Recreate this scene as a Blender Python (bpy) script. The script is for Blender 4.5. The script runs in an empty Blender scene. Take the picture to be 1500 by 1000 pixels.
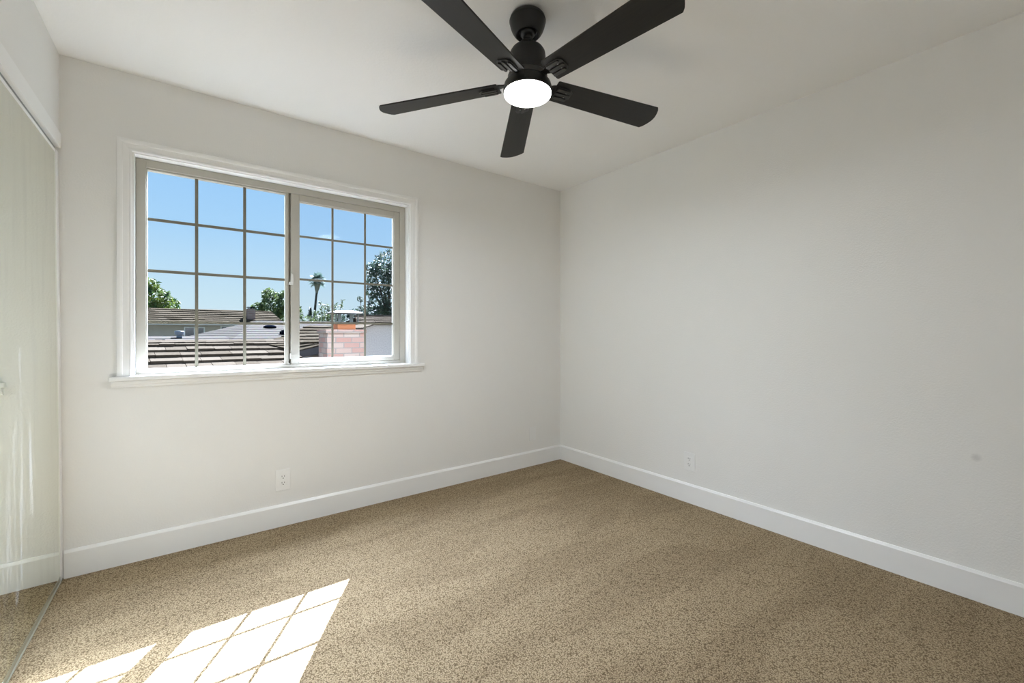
import bpy, math, random
from mathutils import Vector, Matrix
random.seed(7)
scene = bpy.context.scene
col = scene.collection
R = math.radians

# ------------------------------------------------------------------ camera
CAM = (-2.6898, -2.8492, 1.1423)
cd = bpy.data.cameras.new('camera')
cam = bpy.data.objects.new('camera', cd)
col.objects.link(cam)
cam.location = CAM
cam.rotation_euler = (R(90), 0, -0.6440)
cd.sensor_width = 36.0
cd.lens = 624.14 / 1500 * 36
cd.shift_y = -11.74 / 1500
cd.clip_start = 0.02
cd.clip_end = 600
scene.camera = cam

# ------------------------------------------------------------------ world, sun, exposure
SUN_DIR = Vector((-0.51, -0.832, -1.0))
SUN_E = 64.0
FILL_W = 3.0
UP_W = 14.0
DOWN_W = 540.0
LAMP_W = 17.0
SKY = 1.0
world = bpy.data.worlds.new('sky')
scene.world = world
world.use_nodes = True
wn = world.node_tree
wn.nodes.clear()
wout = wn.nodes.new('ShaderNodeOutputWorld')
wbg = wn.nodes.new('ShaderNodeBackground')
wtc = wn.nodes.new('ShaderNodeTexCoord')
wsep = wn.nodes.new('ShaderNodeSeparateXYZ')
wramp = wn.nodes.new('ShaderNodeValToRGB')
wn.links.new(wtc.outputs['Generated'], wsep.inputs[0])
wn.links.new(wsep.outputs['Z'], wramp.inputs[0])
wn.links.new(wramp.outputs[0], wbg.inputs[0])
wn.links.new(wbg.outputs[0], wout.inputs[0])
cr = wramp.color_ramp
cr.elements[0].position = 0.0
cr.elements[0].color = (0.66, 0.82, 0.90, 1)
cr.elements[1].position = 1.0
cr.elements[1].color = (0.14, 0.33, 0.75, 1)
for p, c in ((0.07, (0.58, 0.79, 0.91, 1)), (0.20, (0.40, 0.67, 0.95, 1)), (0.36, (0.30, 0.58, 0.95, 1))):
    e = cr.elements.new(p)
    e.color = c
wbg.inputs[1].default_value = SKY

sd = bpy.data.lights.new('sun', 'SUN')
sd.energy = SUN_E
sd.angle = R(0.2)
sd.color = (0.865, 0.98, 1.165)
sun = bpy.data.objects.new('sun', sd)
col.objects.link(sun)
sun.location = (8, 12, 16)
sun.rotation_euler = SUN_DIR.to_track_quat('-Z', 'Y').to_euler()


def area_light(name, loc, target, sx, sy, watts, color=(1, 1, 1)):
    d = bpy.data.lights.new(name, 'AREA')
    d.shape = 'RECTANGLE'
    d.size, d.size_y, d.energy, d.color = sx, sy, watts, color
    o = bpy.data.objects.new(name, d)
    col.objects.link(o)
    o.location = loc
    o.rotation_euler = (Vector(target) - Vector(loc)).to_track_quat('-Z', 'Y').to_euler()
    return o


# added fill lamp behind the camera, not a source the room has
area_light('added_fill_light', (-2.1, -3.62, 1.25), (-1.7, 0.0, 1.3), 2.0, 2.0, FILL_W, (0.94, 0.99, 1.03))
# two unseen lamps added outside the window, standing in for roof bounce and sky
area_light('added_roof_bounce_lamp', (-2.19, 1.15, 0.40), (-2.19, 0.0, 1.75), 2.6, 1.2, UP_W, (1.0, 1.0, 0.99))
area_light('added_sky_lamp', (-2.19, 1.30, 3.30), (-2.19, 0.0, 1.35), 3.0, 1.8, DOWN_W, (0.86, 1.0, 1.215))

scene.view_settings.view_transform = 'Standard'
scene.view_settings.look = 'None'
scene.view_settings.gamma = 1.0
scene.view_settings.use_curve_mapping = False
scene.view_settings.exposure = 0.0
try:
    scene.cycles.use_denoising = True
    scene.cycles.denoiser = 'OPENIMAGEDENOISE'
    scene.cycles.max_bounces = 14
    scene.cycles.diffuse_bounces = 8
    scene.cycles.transparent_max_bounces = 16
    scene.cycles.sample_clamp_indirect = 60.0
except Exception:
    pass


# ------------------------------------------------------------------ materials
def new_mat(name):
    m = bpy.data.materials.new(name)
    m.use_nodes = True
    nt = m.node_tree
    b = nt.nodes.get('Principled BSDF')
    return m, nt, b


def N(nt, kind, **kw):
    n = nt.nodes.new(kind)
    for k, v in kw.items():
        setattr(n, k, v)
    return n


def plain(name, color, rough=0.5, metal=0.0, noise=0.04, nscale=30.0, bump=0.0, bscale=200.0, spec=0.5):
    m, nt, b = new_mat(name)
    b.inputs['Roughness'].default_value = rough
    b.inputs['Metallic'].default_value = metal
    b.inputs['Specular IOR Level'].default_value = spec
    tc = N(nt, 'ShaderNodeTexCoord')
    nz = N(nt, 'ShaderNodeTexNoise')
    nz.inputs['Scale'].default_value = nscale
    nz.inputs['Detail'].default_value = 4
    nt.links.new(tc.outputs['Object'], nz.inputs['Vector'])
    mx = N(nt, 'ShaderNodeMix', data_type='RGBA')
    mx.inputs[6].default_value = (*[c * (1 - noise) for c in color], 1)
    mx.inputs[7].default_value = (*[min(1, c * (1 + noise)) for c in color], 1)
    nt.links.new(nz.outputs['Fac'], mx.inputs[0])
    nt.links.new(mx.outputs[2], b.inputs['Base Color'])
    if bump:
        n2 = N(nt, 'ShaderNodeTexNoise')
        n2.inputs['Scale'].default_value = bscale
        n2.inputs['Detail'].default_value = 3
        nt.links.new(tc.outputs['Object'], n2.inputs['Vector'])
        bp = N(nt, 'ShaderNodeBump')
        bp.inputs['Strength'].default_value = bump
        bp.inputs['Distance'].default_value = 0.002
        nt.links.new(n2.outputs['Fac'], bp.inputs['Height'])
        nt.links.new(bp.outputs[0], b.inputs['Normal'])
    return m


WALL = (0.80, 0.79, 0.765)
M = {}
M['wall'] = plain('wall_paint', WALL, 0.62, noise=0.01, nscale=3, bump=0.55, bscale=130)
M['ceiling'] = plain('ceiling_paint', (0.87, 0.865, 0.85), 0.7, noise=0.012, nscale=2, bump=0.5, bscale=90)
M['trim'] = plain('trim_paint', (0.84, 0.835, 0.82), 0.32, noise=0.01)
M['vinyl'] = plain('window_vinyl', (0.46, 0.44, 0.385), 0.42, noise=0.02)
M['muntin'] = plain('muntin_bar', (0.17, 0.16, 0.12), 0.45, noise=0.03)
M['latch'] = plain('latch_plastic', (0.72, 0.71, 0.67), 0.35)
M['plate'] = plain('plate_plastic', (0.86, 0.855, 0.84), 0.22, noise=0.005)
M['slot'] = plain('socket_slot', (0.02, 0.02, 0.02), 0.6)
M['screw'] = plain('screw_metal', (0.55, 0.55, 0.54), 0.35, 0.9)
M['alu'] = plain('closet_aluminium', (0.82, 0.82, 0.80), 0.3, 0.0, noise=0.02)
M['track'] = plain('track_metal', (0.62, 0.64, 0.55), 0.3, 0.75, noise=0.03)
M['shadow_gap'] = plain('track_shadow_line', (0.30, 0.30, 0.29), 0.7)  # gray that paints in the shadow line between header and closet door
M['fan_metal'] = plain('fan_black_metal', (0.014, 0.0135, 0.0125), 0.42, 0.0, noise=0.1, spec=0.35)
M['bracket'] = plain('bracket_black_metal', (0.02, 0.019, 0.018), 0.36, 0.0, noise=0.1, spec=0.6)
M['gray_siding'] = plain('gray_siding', (0.33, 0.29, 0.25), 0.8, noise=0.12, nscale=4)
M['stucco'] = plain('gray_stucco', (0.46, 0.44, 0.42), 0.9, noise=0.35, nscale=60, bump=1.0, bscale=45)
M['white_paint'] = plain('white_exterior_paint', (0.55, 0.55, 0.55), 0.6)
M['fascia'] = plain('weathered_fascia', (0.05, 0.05, 0.055), 0.8, noise=0.2, nscale=20)
M['vent_white'] = plain('vent_galvanised', (0.20, 0.22, 0.25), 0.4)
M['vent_dark'] = plain('vent_dark_blue', (0.0025, 0.004, 0.008), 0.7, spec=0.0)
M['clay'] = plain('clay_flue', (0.40, 0.15, 0.06), 0.8, noise=0.2, nscale=12)
M['cap_metal'] = plain('cap_metal', (0.05, 0.048, 0.044), 0.55, noise=0.1)
M['cap_mesh'] = plain('cap_mesh', (0.06, 0.075, 0.07), 0.6, noise=0.2)
M['dark_glass'] = plain('far_window_glass', (0.03, 0.045, 0.06), 0.12)
M['bark'] = plain('bark', (0.05, 0.04, 0.03), 0.9, noise=0.3, nscale=12)
M['palm_bark'] = plain('palm_bark', (0.035, 0.03, 0.025), 0.9, noise=0.3, nscale=8)
M['palm_skirt'] = plain('dry_fronds', (0.20, 0.18, 0.15), 0.9, noise=0.3, nscale=8)
M['lawn'] = plain('dry_lawn', (0.03, 0.04, 0.02), 0.95, noise=0.4, nscale=0.4)


def leaf_mat(name, a, b_):
    m, nt, b = new_mat(name)
    b.inputs['Roughness'].default_value = 0.6
    b.inputs['Specular IOR Level'].default_value = 0.3
    oi = N(nt, 'ShaderNodeTexCoord')
    nz = N(nt, 'ShaderNodeTexNoise')
    nz.inputs['Scale'].default_value = 1.6
    nz.inputs['Detail'].default_value = 5
    nt.links.new(oi.outputs['Object'], nz.inputs['Vector'])
    rp = N(nt, 'ShaderNodeValToRGB')
    rp.color_ramp.elements[0].position = 0.38
    rp.color_ramp.elements[0].color = (*a, 1)
    rp.color_ramp.elements[1].position = 0.62
    rp.color_ramp.elements[1].color = (*b_, 1)
    nt.links.new(nz.outputs['Fac'], rp.inputs[0])
    nt.links.new(rp.outputs[0], b.inputs['Base Color'])
    tr = N(nt, 'ShaderNodeBsdfTranslucent')
    nt.links.new(rp.outputs[0], tr.inputs[0])
    mx = N(nt, 'ShaderNodeMixShader')
    mx.inputs[0].default_value = 0.35
    out = nt.nodes.get('Material Output')
    nt.links.new(b.outputs[0], mx.inputs[1])
    nt.links.new(tr.outputs[0], mx.inputs[2])
    nt.links.new(mx.outputs[0], out.inputs[0])
    return m


M['leaf_bright'] = leaf_mat('leaf_bright', (0.02, 0.06, 0.02), (0.14, 0.18, 0.03))
M['leaf_mid'] = leaf_mat('leaf_mid', (0.045, 0.075, 0.035), (0.11, 0.15, 0.045))
M['leaf_dark'] = leaf_mat('leaf_dark', (0.03, 0.055, 0.045), (0.08, 0.11, 0.07))
M['leaf_blue'] = leaf_mat('leaf_blue', (0.04, 0.07, 0.06), (0.10, 0.14, 0.11))


def carpet():
    m, nt, b = new_mat('beige_carpet')
    b.inputs['Roughness'].default_value = 1.0
    b.inputs['Specular IOR Level'].default_value = 0.05
    tc = N(nt, 'ShaderNodeTexCoord')
    # tufts
    nz = N(nt, 'ShaderNodeTexNoise')
    nz.inputs['Scale'].default_value = 330
    nz.inputs['Detail'].default_value = 3
    nz.inputs['Roughness'].default_value = 0.6
    nt.links.new(tc.outputs['Object'], nz.inputs['Vector'])
    vo = N(nt, 'ShaderNodeTexVoronoi')
    vo.inputs['Scale'].default_value = 215
    nt.links.new(tc.outputs['Object'], vo.inputs['Vector'])
    ad = N(nt, 'ShaderNodeMath', operation='MULTIPLY_ADD')
    nt.links.new(nz.outputs['Fac'], ad.inputs[0])
    ad.inputs[1].default_value = -1.1
    nt.links.new(vo.outputs['Distance'], ad.inputs[2])
    # ad: about -0.5 on a tuft tip, 0.2 in the gaps between tufts
    hg = N(nt, 'ShaderNodeMapRange')
    hg.inputs[1].default_value = 0.22
    hg.inputs[2].default_value = -0.55
    nt.links.new(ad.outputs[0], hg.inputs[0])
    rp = N(nt, 'ShaderNodeValToRGB')
    e = rp.color_ramp.elements
    e[0].position = 0.0
    e[0].color = (0.16, 0.115, 0.066, 1)
    e[1].position = 1.0
    e[1].color = (0.58, 0.465, 0.31, 1)
    k = e.new(0.45)
    k.color = (0.385, 0.295, 0.187, 1)
    nt.links.new(hg.outputs[0], rp.inputs[0])
    # vacuum strokes: pile brushed in bands, slight tone shifts
    mp = N(nt, 'ShaderNodeMapping')
    mp.inputs['Rotation'].default_value = (0, 0, R(28))
    mp.inputs['Scale'].default_value = (0.8, 3.2, 1)
    nt.links.new(tc.outputs['Object'], mp.inputs[0])
    n2 = N(nt, 'ShaderNodeTexNoise')
    n2.inputs['Scale'].default_value = 1.5
    n2.inputs['Detail'].default_value = 2
    n2.inputs['Distortion'].default_value = 0.7
    nt.links.new(mp.outputs[0], n2.inputs['Vector'])
    r2 = N(nt, 'ShaderNodeValToRGB')
    r2.color_ramp.elements[0].position = 0.42
    r2.color_ramp.elements[0].color = (0.87, 0.86, 0.85, 1)
    r2.color_ramp.elements[1].position = 0.56
    r2.color_ramp.elements[1].color = (1, 1, 1, 1)
    nt.links.new(n2.outputs['Fac'], r2.inputs[0])
    mx = N(nt, 'ShaderNodeMix', data_type='RGBA', blend_type='MULTIPLY')
    mx.inputs[0].default_value = 1
    nt.links.new(rp.outputs[0], mx.inputs[6])
    nt.links.new(r2.outputs[0], mx.inputs[7])
    nt.links.new(mx.outputs[2], b.inputs['Base Color'])
    bp = N(nt, 'ShaderNodeBump')
    bp.inputs['Strength'].default_value = 0.45
    bp.inputs['Distance'].default_value = 0.005
    nt.links.new(hg.outputs[0], bp.inputs['Height'])
    nt.links.new(bp.outputs[0], b.inputs['Normal'])
    return m


M['carpet'] = carpet()


def wall_with_scuff():
    m = M['wall'].copy()
    m.name = 'wall_paint_scuffed'
    nt = m.node_tree
    b = nt.nodes.get('Principled BSDF')
    src = b.inputs['Base Color'].links[0].from_socket
    tc = N(nt, 'ShaderNodeTexCoord')
    sub = N(nt, 'ShaderNodeVectorMath', operation='DISTANCE')
    sub.inputs[1].default_value = (0.0, -2.583, 0.61)
    nt.links.new(tc.outputs['Object'], sub.inputs[0])
    mr = N(nt, 'ShaderNodeMapRange')
    mr.inputs[1].default_value = 0.006
    mr.inputs[2].default_value = 0.020
    mr.inputs[3].default_value = 0.32
    mr.inputs[4].default_value = 0.0
    nt.links.new(sub.outputs['Value'], mr.inputs[0])
    mx = N(nt, 'ShaderNodeMix', data_type='RGBA')
    nt.links.new(mr.outputs[0], mx.inputs[0])
    nt.links.new(src, mx.inputs[6])
    mx.inputs[7].default_value = (0.35, 0.34, 0.33, 1)
    nt.links.new(mx.outputs[2], b.inputs['Base Color'])
    return m


M['wall_scuff'] = wall_with_scuff()


def glass_mat(name, refl, tint=(1, 1, 1), dirt=0.0):
    m = bpy.data.materials.new(name)
    m.use_nodes = True
    nt = m.node_tree
    nt.nodes.clear()
    out = N(nt, 'ShaderNodeOutputMaterial')
    tr = N(nt, 'ShaderNodeBsdfTransparent')
    tr.inputs[0].default_value = (*tint, 1)
    gl = N(nt, 'ShaderNodeBsdfGlossy')
    gl.inputs['Roughness'].default_value = 0.05
    mx = N(nt, 'ShaderNodeMixShader')
    lw = N(nt, 'ShaderNodeLayerWeight')
    lw.inputs[0].default_value = 0.25
    mr = N(nt, 'ShaderNodeMapRange')
    mr.inputs[3].default_value = refl
    mr.inputs[4].default_value = 0.12
    nt.links.new(lw.outputs['Facing'], mr.inputs[0])
    pw = N(nt, 'ShaderNodeMath', operation='POWER')
    nt.links.new(lw.outputs['Facing'], pw.inputs[0])
    pw.inputs[1].default_value = 8
    nt.links.new(pw.outputs[0], mr.inputs[0])
    nt.links.new(mr.outputs[0], mx.inputs[0])
    nt.links.new(tr.outputs[0], mx.inputs[1])
    nt.links.new(gl.outputs[0], mx.inputs[2])
    last = mx
    if dirt:
        df = N(nt, 'ShaderNodeBsdfDiffuse')
        df.inputs[0].default_value = (0.7, 0.7, 0.7, 1)
        tc = N(nt, 'ShaderNodeTexCoord')
        nz = N(nt, 'ShaderNodeTexNoise')
        nz.inputs['Scale'].default_value = 7
        nz.inputs['Detail'].default_value = 6
        nt.links.new(tc.outputs['Object'], nz.inputs['Vector'])
        m2 = N(nt, 'ShaderNodeMapRange')
        m2.inputs[1].default_value = 0.35
        m2.inputs[2].default_value = 0.8
        m2.inputs[3].default_value = dirt * 0.4
        m2.inputs[4].default_value = dirt
        nt.links.new(nz.outputs['Fac'], m2.inputs[0])
        mm = N(nt, 'ShaderNodeMixShader')
        nt.links.new(m2.outputs[0], mm.inputs[0])
        nt.links.new(mx.outputs[0], mm.inputs[1])
        nt.links.new(df.outputs[0], mm.inputs[2])
        last = mm
    nt.links.new(last.outputs[0], out.inputs[0])
    return m


M['glass'] = glass_mat('window_glass', 0.003)
M['glass_sash'] = glass_mat('window_glass_screened', 0.0008, (0.97, 0.97, 0.98), 0.007)


def mirror_mat():
    m = bpy.data.materials.new('mirror_glass')
    m.use_nodes = True
    nt = m.node_tree
    nt.nodes.clear()
    out = N(nt, 'ShaderNodeOutputMaterial')
    gl = N(nt, 'ShaderNodeBsdfGlossy')
    gl.inputs[0].default_value = (0.91, 0.93, 0.875, 1)
    gl.inputs['Roughness'].default_value = 0.0
    df = N(nt, 'ShaderNodeBsdfDiffuse')
    df.inputs[0].default_value = (0.9, 0.9, 0.9, 1)
    tc = N(nt, 'ShaderNodeTexCoord')
    # wiped streaks of dust: long near-vertical bands
    mp = N(nt, 'ShaderNodeMapping')
    mp.inputs['Rotation'].default_value = (R(9), 0, 0)
    mp.inputs['Scale'].default_value = (1, 9.0, 0.9)
    nt.links.new(tc.outputs['Object'], mp.inputs[0])
    nz = N(nt, 'ShaderNodeTexNoise')
    nz.inputs['Scale'].default_value = 2.2
    nz.inputs['Detail'].default_value = 5
    nz.inputs['Distortion'].default_value = 0.5
    nt.links.new(mp.outputs[0], nz.inputs['Vector'])
    mr = N(nt, 'ShaderNodeMapRange')
    mr.inputs[1].default_value = 0.50
    mr.inputs[2].default_value = 0.76
    mr.inputs[3].default_value = 0.001
    mr.inputs[4].default_value = 0.05
    nt.links.new(nz.outputs['Fac'], mr.inputs[0])
    mx = N(nt, 'ShaderNodeMixShader')
    nt.links.new(mr.outputs[0], mx.inputs[0])
    nt.links.new(gl.outputs[0], mx.inputs[1])
    nt.links.new(df.outputs[0], mx.inputs[2])
    nt.links.new(mx.outputs[0], out.inputs[0])
    return m


M['mirror'] = mirror_mat()


def wood_black():
    m, nt, b = new_mat('fan_blade_black_wood')
    b.inputs['Roughness'].default_value = 0.42
    b.inputs['Specular IOR Level'].default_value = 0.32
    tc = N(nt, 'ShaderNodeTexCoord')
    mp = N(nt, 'ShaderNodeMapping')
    mp.inputs['Scale'].default_value = (3, 60, 3)
    nt.links.new(tc.outputs['Object'], mp.inputs[0])
    nz = N(nt, 'ShaderNodeTexNoise')
    nz.inputs['Scale'].default_value = 3
    nz.inputs['Detail'].default_value = 6
    nt.links.new(mp.outputs[0], nz.inputs['Vector'])
    rp = N(nt, 'ShaderNodeValToRGB')
    rp.color_ramp.elements[0].color = (0.010, 0.0098, 0.009, 1)
    rp.color_ramp.elements[1].color = (0.024, 0.023, 0.021, 1)
    nt.links.new(nz.outputs['Fac'], rp.inputs[0])
    nt.links.new(rp.outputs[0], b.inputs['Base Color'])
    bp = N(nt, 'ShaderNodeBump')
    bp.inputs['Strength'].default_value = 0.12
    bp.inputs['Distance'].default_value = 0.001
    nt.links.new(nz.outputs['Fac'], bp.inputs['Height'])
    nt.links.new(bp.outputs[0], b.inputs['Normal'])
    return m


M['blade'] = wood_black()


def emitter(name, color, strength):
    m, nt, b = new_mat(name)
    b.inputs['Base Color'].default_value = (0.9, 0.9, 0.9, 1)
    b.inputs['Emission Color'].default_value = (*color, 1)
    b.inputs['Emission Strength'].default_value = strength
    tc = N(nt, 'ShaderNodeTexCoord')
    nz = N(nt, 'ShaderNodeTexNoise')
    nz.inputs['Scale'].default_value = 4
    nt.links.new(tc.outputs['Object'], nz.inputs['Vector'])
    mr = N(nt, 'ShaderNodeMapRange')
    mr.inputs[3].default_value = 0.40
    mr.inputs[4].default_value = 0.44
    nt.links.new(nz.outputs['Fac'], mr.inputs[0])
    nt.links.new(mr.outputs[0], b.inputs['Roughness'])
    return m


M['diffuser'] = emitter('lamp_diffuser', (1.0, 0.99, 0.97), 9.0)


def shake_mat(name, a, b_, c_):
    m, nt, b = new_mat(name)
    b.inputs['Roughness'].default_value = 0.9
    b.inputs['Specular IOR Level'].default_value = 0.0
    at_ = N(nt, 'ShaderNodeAttribute')
    at_.attribute_name = 'tone'
    tc = N(nt, 'ShaderNodeTexCoord')
    mp = N(nt, 'ShaderNodeMapping')
    mp.inputs['Scale'].default_value = (30, 2, 2)
    nt.links.new(tc.outputs['Object'], mp.inputs[0])
    nz = N(nt, 'ShaderNodeTexNoise')
    nz.inputs['Scale'].default_value = 2
    nz.inputs['Detail'].default_value = 4
    nt.links.new(mp.outputs[0], nz.inputs['Vector'])
    ad = N(nt, 'ShaderNodeMath', operation='MULTIPLY_ADD')
    nt.links.new(nz.outputs['Fac'], ad.inputs[0])
    ad.inputs[1].default_value = 0.5
    nt.links.new(at_.outputs['Fac'], ad.inputs[2])
    rp = N(nt, 'ShaderNodeValToRGB')
    rp.color_ramp.elements[0].position = 0.2
    rp.color_ramp.elements[0].color = (*a, 1)
    rp.color_ramp.elements[1].position = 1.0
    rp.color_ramp.elements[1].color = (*c_, 1)
    k = rp.color_ramp.elements.new(0.6)
    k.color = (*b_, 1)
    nt.links.new(ad.outputs[0], rp.inputs[0])
    nt.links.new(rp.outputs[0], b.inputs['Base Color'])
    return m


M['shake'] = shake_mat('roof_shakes_tan', (0.046, 0.037, 0.028), (0.070, 0.057, 0.044), (0.092, 0.076, 0.060))
M['shake_far'] = shake_mat('roof_shakes_brown', (0.032, 0.026, 0.018), (0.048, 0.039, 0.0285), (0.062, 0.052, 0.039))


def comp_shingle():
    m, nt, b = new_mat('gray_composition_shingles')
    b.inputs['Roughness'].default_value = 0.9
    b.inputs['Specular IOR Level'].default_value = 0.0
    tc = N(nt, 'ShaderNodeTexCoord')
    sp = N(nt, 'ShaderNodeSeparateXYZ')
    nt.links.new(tc.outputs['Object'], sp.inputs[0])
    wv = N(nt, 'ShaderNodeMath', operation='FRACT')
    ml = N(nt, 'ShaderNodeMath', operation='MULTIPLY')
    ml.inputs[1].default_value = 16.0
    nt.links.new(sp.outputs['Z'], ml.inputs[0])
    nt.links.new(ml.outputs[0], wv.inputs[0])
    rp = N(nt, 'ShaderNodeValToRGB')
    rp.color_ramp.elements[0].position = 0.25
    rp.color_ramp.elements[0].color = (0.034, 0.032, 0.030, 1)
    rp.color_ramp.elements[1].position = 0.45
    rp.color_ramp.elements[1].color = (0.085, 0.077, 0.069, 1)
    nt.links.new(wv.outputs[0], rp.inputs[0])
    nz = N(nt, 'ShaderNodeTexNoise')
    nz.inputs['Scale'].default_value = 9
    nz.inputs['Detail'].default_value = 5
    nt.links.new(tc.outputs['Object'], nz.inputs['Vector'])
    mx = N(nt, 'ShaderNodeMix', data_type='RGBA', blend_type='MULTIPLY')
    mx.inputs[0].default_value = 0.5
    nt.links.new(rp.outputs[0], mx.inputs[6])
    nt.links.new(nz.outputs['Color'], mx.inputs[7])
    nt.links.new(mx.outputs[2], b.inputs['Base Color'])
    return m


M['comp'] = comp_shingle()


def brick_mat(name, c1, c2, mortar, scale):
    m, nt, b = new_mat(name)
    b.inputs['Roughness'].default_value = 0.9
    b.inputs['Specular IOR Level'].default_value = 0.0
    tc = N(nt, 'ShaderNodeTexCoord')
    sp = N(nt, 'ShaderNodeSeparateXYZ')
    nt.links.new(tc.outputs['Object'], sp.inputs[0])
    sm = N(nt, 'ShaderNodeMath', operation='ADD')
    nt.links.new(sp.outputs['X'], sm.inputs[0])
    nt.links.new(sp.outputs['Y'], sm.inputs[1])
    cb = N(nt, 'ShaderNodeCombineXYZ')
    nt.links.new(sm.outputs[0], cb.inputs['X'])
    nt.links.new(sp.outputs['Z'], cb.inputs['Y'])
    br = N(nt, 'ShaderNodeTexBrick')
    br.inputs['Scale'].default_value = scale
    br.inputs['Color1'].default_value = (*c1, 1)
    br.inputs['Color2'].default_value = (*c2, 1)
    br.inputs['Mortar'].default_value = (*mortar, 1)
    br.inputs['Mortar Size'].default_value = 0.018
    br.inputs['Brick Width'].default_value = 0.58
    br.inputs['Row Height'].default_value = 0.2
    br.inputs['Bias'].default_value = 0.0
    nt.links.new(cb.outputs[0], br.inputs['Vector'])
    nt.links.new(br.outputs['Color'], b.inputs['Base Color'])
    return m


M['brick'] = brick_mat('pale_red_brick', (0.37, 0.215, 0.175), (0.42, 0.345, 0.29), (0.25, 0.225, 0.20), 2.75)
M['brick_far'] = brick_mat('purple_brick', (0.20, 0.13, 0.115), (0.26, 0.18, 0.16), (0.26, 0.24, 0.22), 2.0)


# ------------------------------------------------------------------ mesh builder
class MB:
    def __init__(self):
        self.v, self.f, self.tone = [], [], []

    def face(self, idx, tone=0.5):
        self.f.append(tuple(idx))
        self.tone.append(tone)

    def poly(self, pts, tone=0.5):
        n = len(self.v)
        self.v += [tuple(p) for p in pts]
        self.face(range(n, n + len(pts)), tone)

    def box(self, a, b, tone=0.5):
        x0, y0, z0 = a
        x1, y1, z1 = b
        self.hexa([(x0, y0, z0), (x1, y0, z0), (x1, y1, z0), (x0, y1, z0),
                   (x0, y0, z1), (x1, y0, z1), (x1, y1, z1), (x0, y1, z1)], tone)

    def hexa(self, p, tone=0.5):
        n = len(self.v)
        self.v += [tuple(q) for q in p]
        for q in ((0, 3, 2, 1), (4, 5, 6, 7), (0, 1, 5, 4), (1, 2, 6, 5), (2, 3, 7, 6), (3, 0, 4, 7)):
            self.face([n + i for i in q], tone)

    def prism(self, outline, h0, h1, axis=2, tone=0.5):
        """outline: 2-D points, extruded along axis from h0 to h1"""
        def put(p, h):
            if axis == 2:
                return (p[0], p[1], h)
            if axis == 1:
                return (p[0], h, p[1])
            return (h, p[0], p[1])
        n, k = len(self.v), len(outline)
        self.v += [put(p, h0) for p in outline] + [put(p, h1) for p in outline]
        self.face([n + i for i in reversed(range(k))], tone)
        self.face([n + k + i for i in range(k)], tone)
        for i in range(k):
            j = (i + 1) % k
            self.face((n + i, n + j, n + k + j, n + k + i), tone)

    def lathe(self, prof, seg=48, c=(0, 0, 0)):
        """prof: (radius, z) from one end to the other about the z axis"""
        n = len(self.v)
        for r, z in prof:
            for s in range(seg):
                a = 2 * math.pi * s / seg
                self.v.append((c[0] + r * math.cos(a), c[1] + r * math.sin(a), c[2] + z))
        for i in range(len(prof) - 1):
            for s in range(seg):
                t = (s + 1) % seg
                self.face((n + i * seg + s, n + i * seg + t, n + (i + 1) * seg + t, n + (i + 1) * seg + s))
        if prof[0][0] > 1e-6:
            self.face([n + s for s in reversed(range(seg))])
        if prof[-1][0] > 1e-6:
            b = n + (len(prof) - 1) * seg
            self.face([b + s for s in range(seg)])

    def tube(self, pts, radii, seg=10):
        n = len(self.v)
        k = len(pts)
        P = [Vector(p) for p in pts]
        for i in range(k):
            d = (P[min(i + 1, k - 1)] - P[max(i - 1, 0)]).normalized()
            u = d.orthogonal().normalized() if abs(d.z) < 0.9 else Vector((1, 0, 0))
            u = (u - d * u.dot(d)).normalized()
            w = d.cross(u)
            for s in range(seg):
                a = 2 * math.pi * s / seg
                self.v.append(tuple(P[i] + (u * math.cos(a) + w * math.sin(a)) * radii[i]))
        for i in range(k - 1):
            for s in range(seg):
                t = (s + 1) % seg
                self.face((n + i * seg + s, n + i * seg + t, n + (i + 1) * seg + t, n + (i + 1) * seg + s))
        self.face([n + s for s in reversed(range(seg))])
        self.face([n + (k - 1) * seg + s for s in range(seg)])

    def build(self, name, mat, parent=None, smooth=False, bevel=0.0, loc=None, rot=None, seg=2):
        me = bpy.data.meshes.new(name)
        me.from_pydata(self.v, [], self.f)
        me.validate()
        me.update()
        me.materials.append(mat)
        if len(me.polygons) == len(self.tone):
            a = me.attributes.new('tone', 'FLOAT', 'FACE')
            a.data.foreach_set('value', self.tone)
        o = bpy.data.objects.new(name, me)
        col.objects.link(o)
        if smooth:
            me.polygons.foreach_set('use_smooth', [True] * len(me.polygons))
            try:
                me.set_sharp_from_angle(angle=R(35))
            except Exception:
                pass
        if bevel:
            bv = o.modifiers.new('bevel', 'BEVEL')
            bv.width = bevel
            bv.segments = seg
            bv.limit_method = 'ANGLE'
            bv.angle_limit = R(40)
        if parent:
            o.parent = parent
        if loc:
            o.location = loc
        if rot:
            o.rotation_euler = rot
        return o


def tag(o, label=None, cat=None, group=None, kind=None):
    if label:
        o['label'] = label
    if cat:
        o['category'] = cat
    if group:
        o['group'] = group
    if kind:
        o['kind'] = kind
    return o


def empty(name, loc=(0, 0, 0), rot=None):
    o = bpy.data.objects.new(name, None)
    o.empty_display_size = 0.1
    col.objects.link(o)
    o.location = loc
    if rot:
        o.rotation_euler = rot
    return o


def struct(o, label, cat):
    return tag(o, label, cat, kind='structure')


# ------------------------------------------------------------------ room shell
H = 2.44
XL = -3.185           # closet header face
XB = -3.85            # back of the closet
YB = -3.75            # wall behind the camera
WX0, WX1, WZ0, WZ1 = -2.922, -1.466, 0.915, 2.046   # window opening

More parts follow.
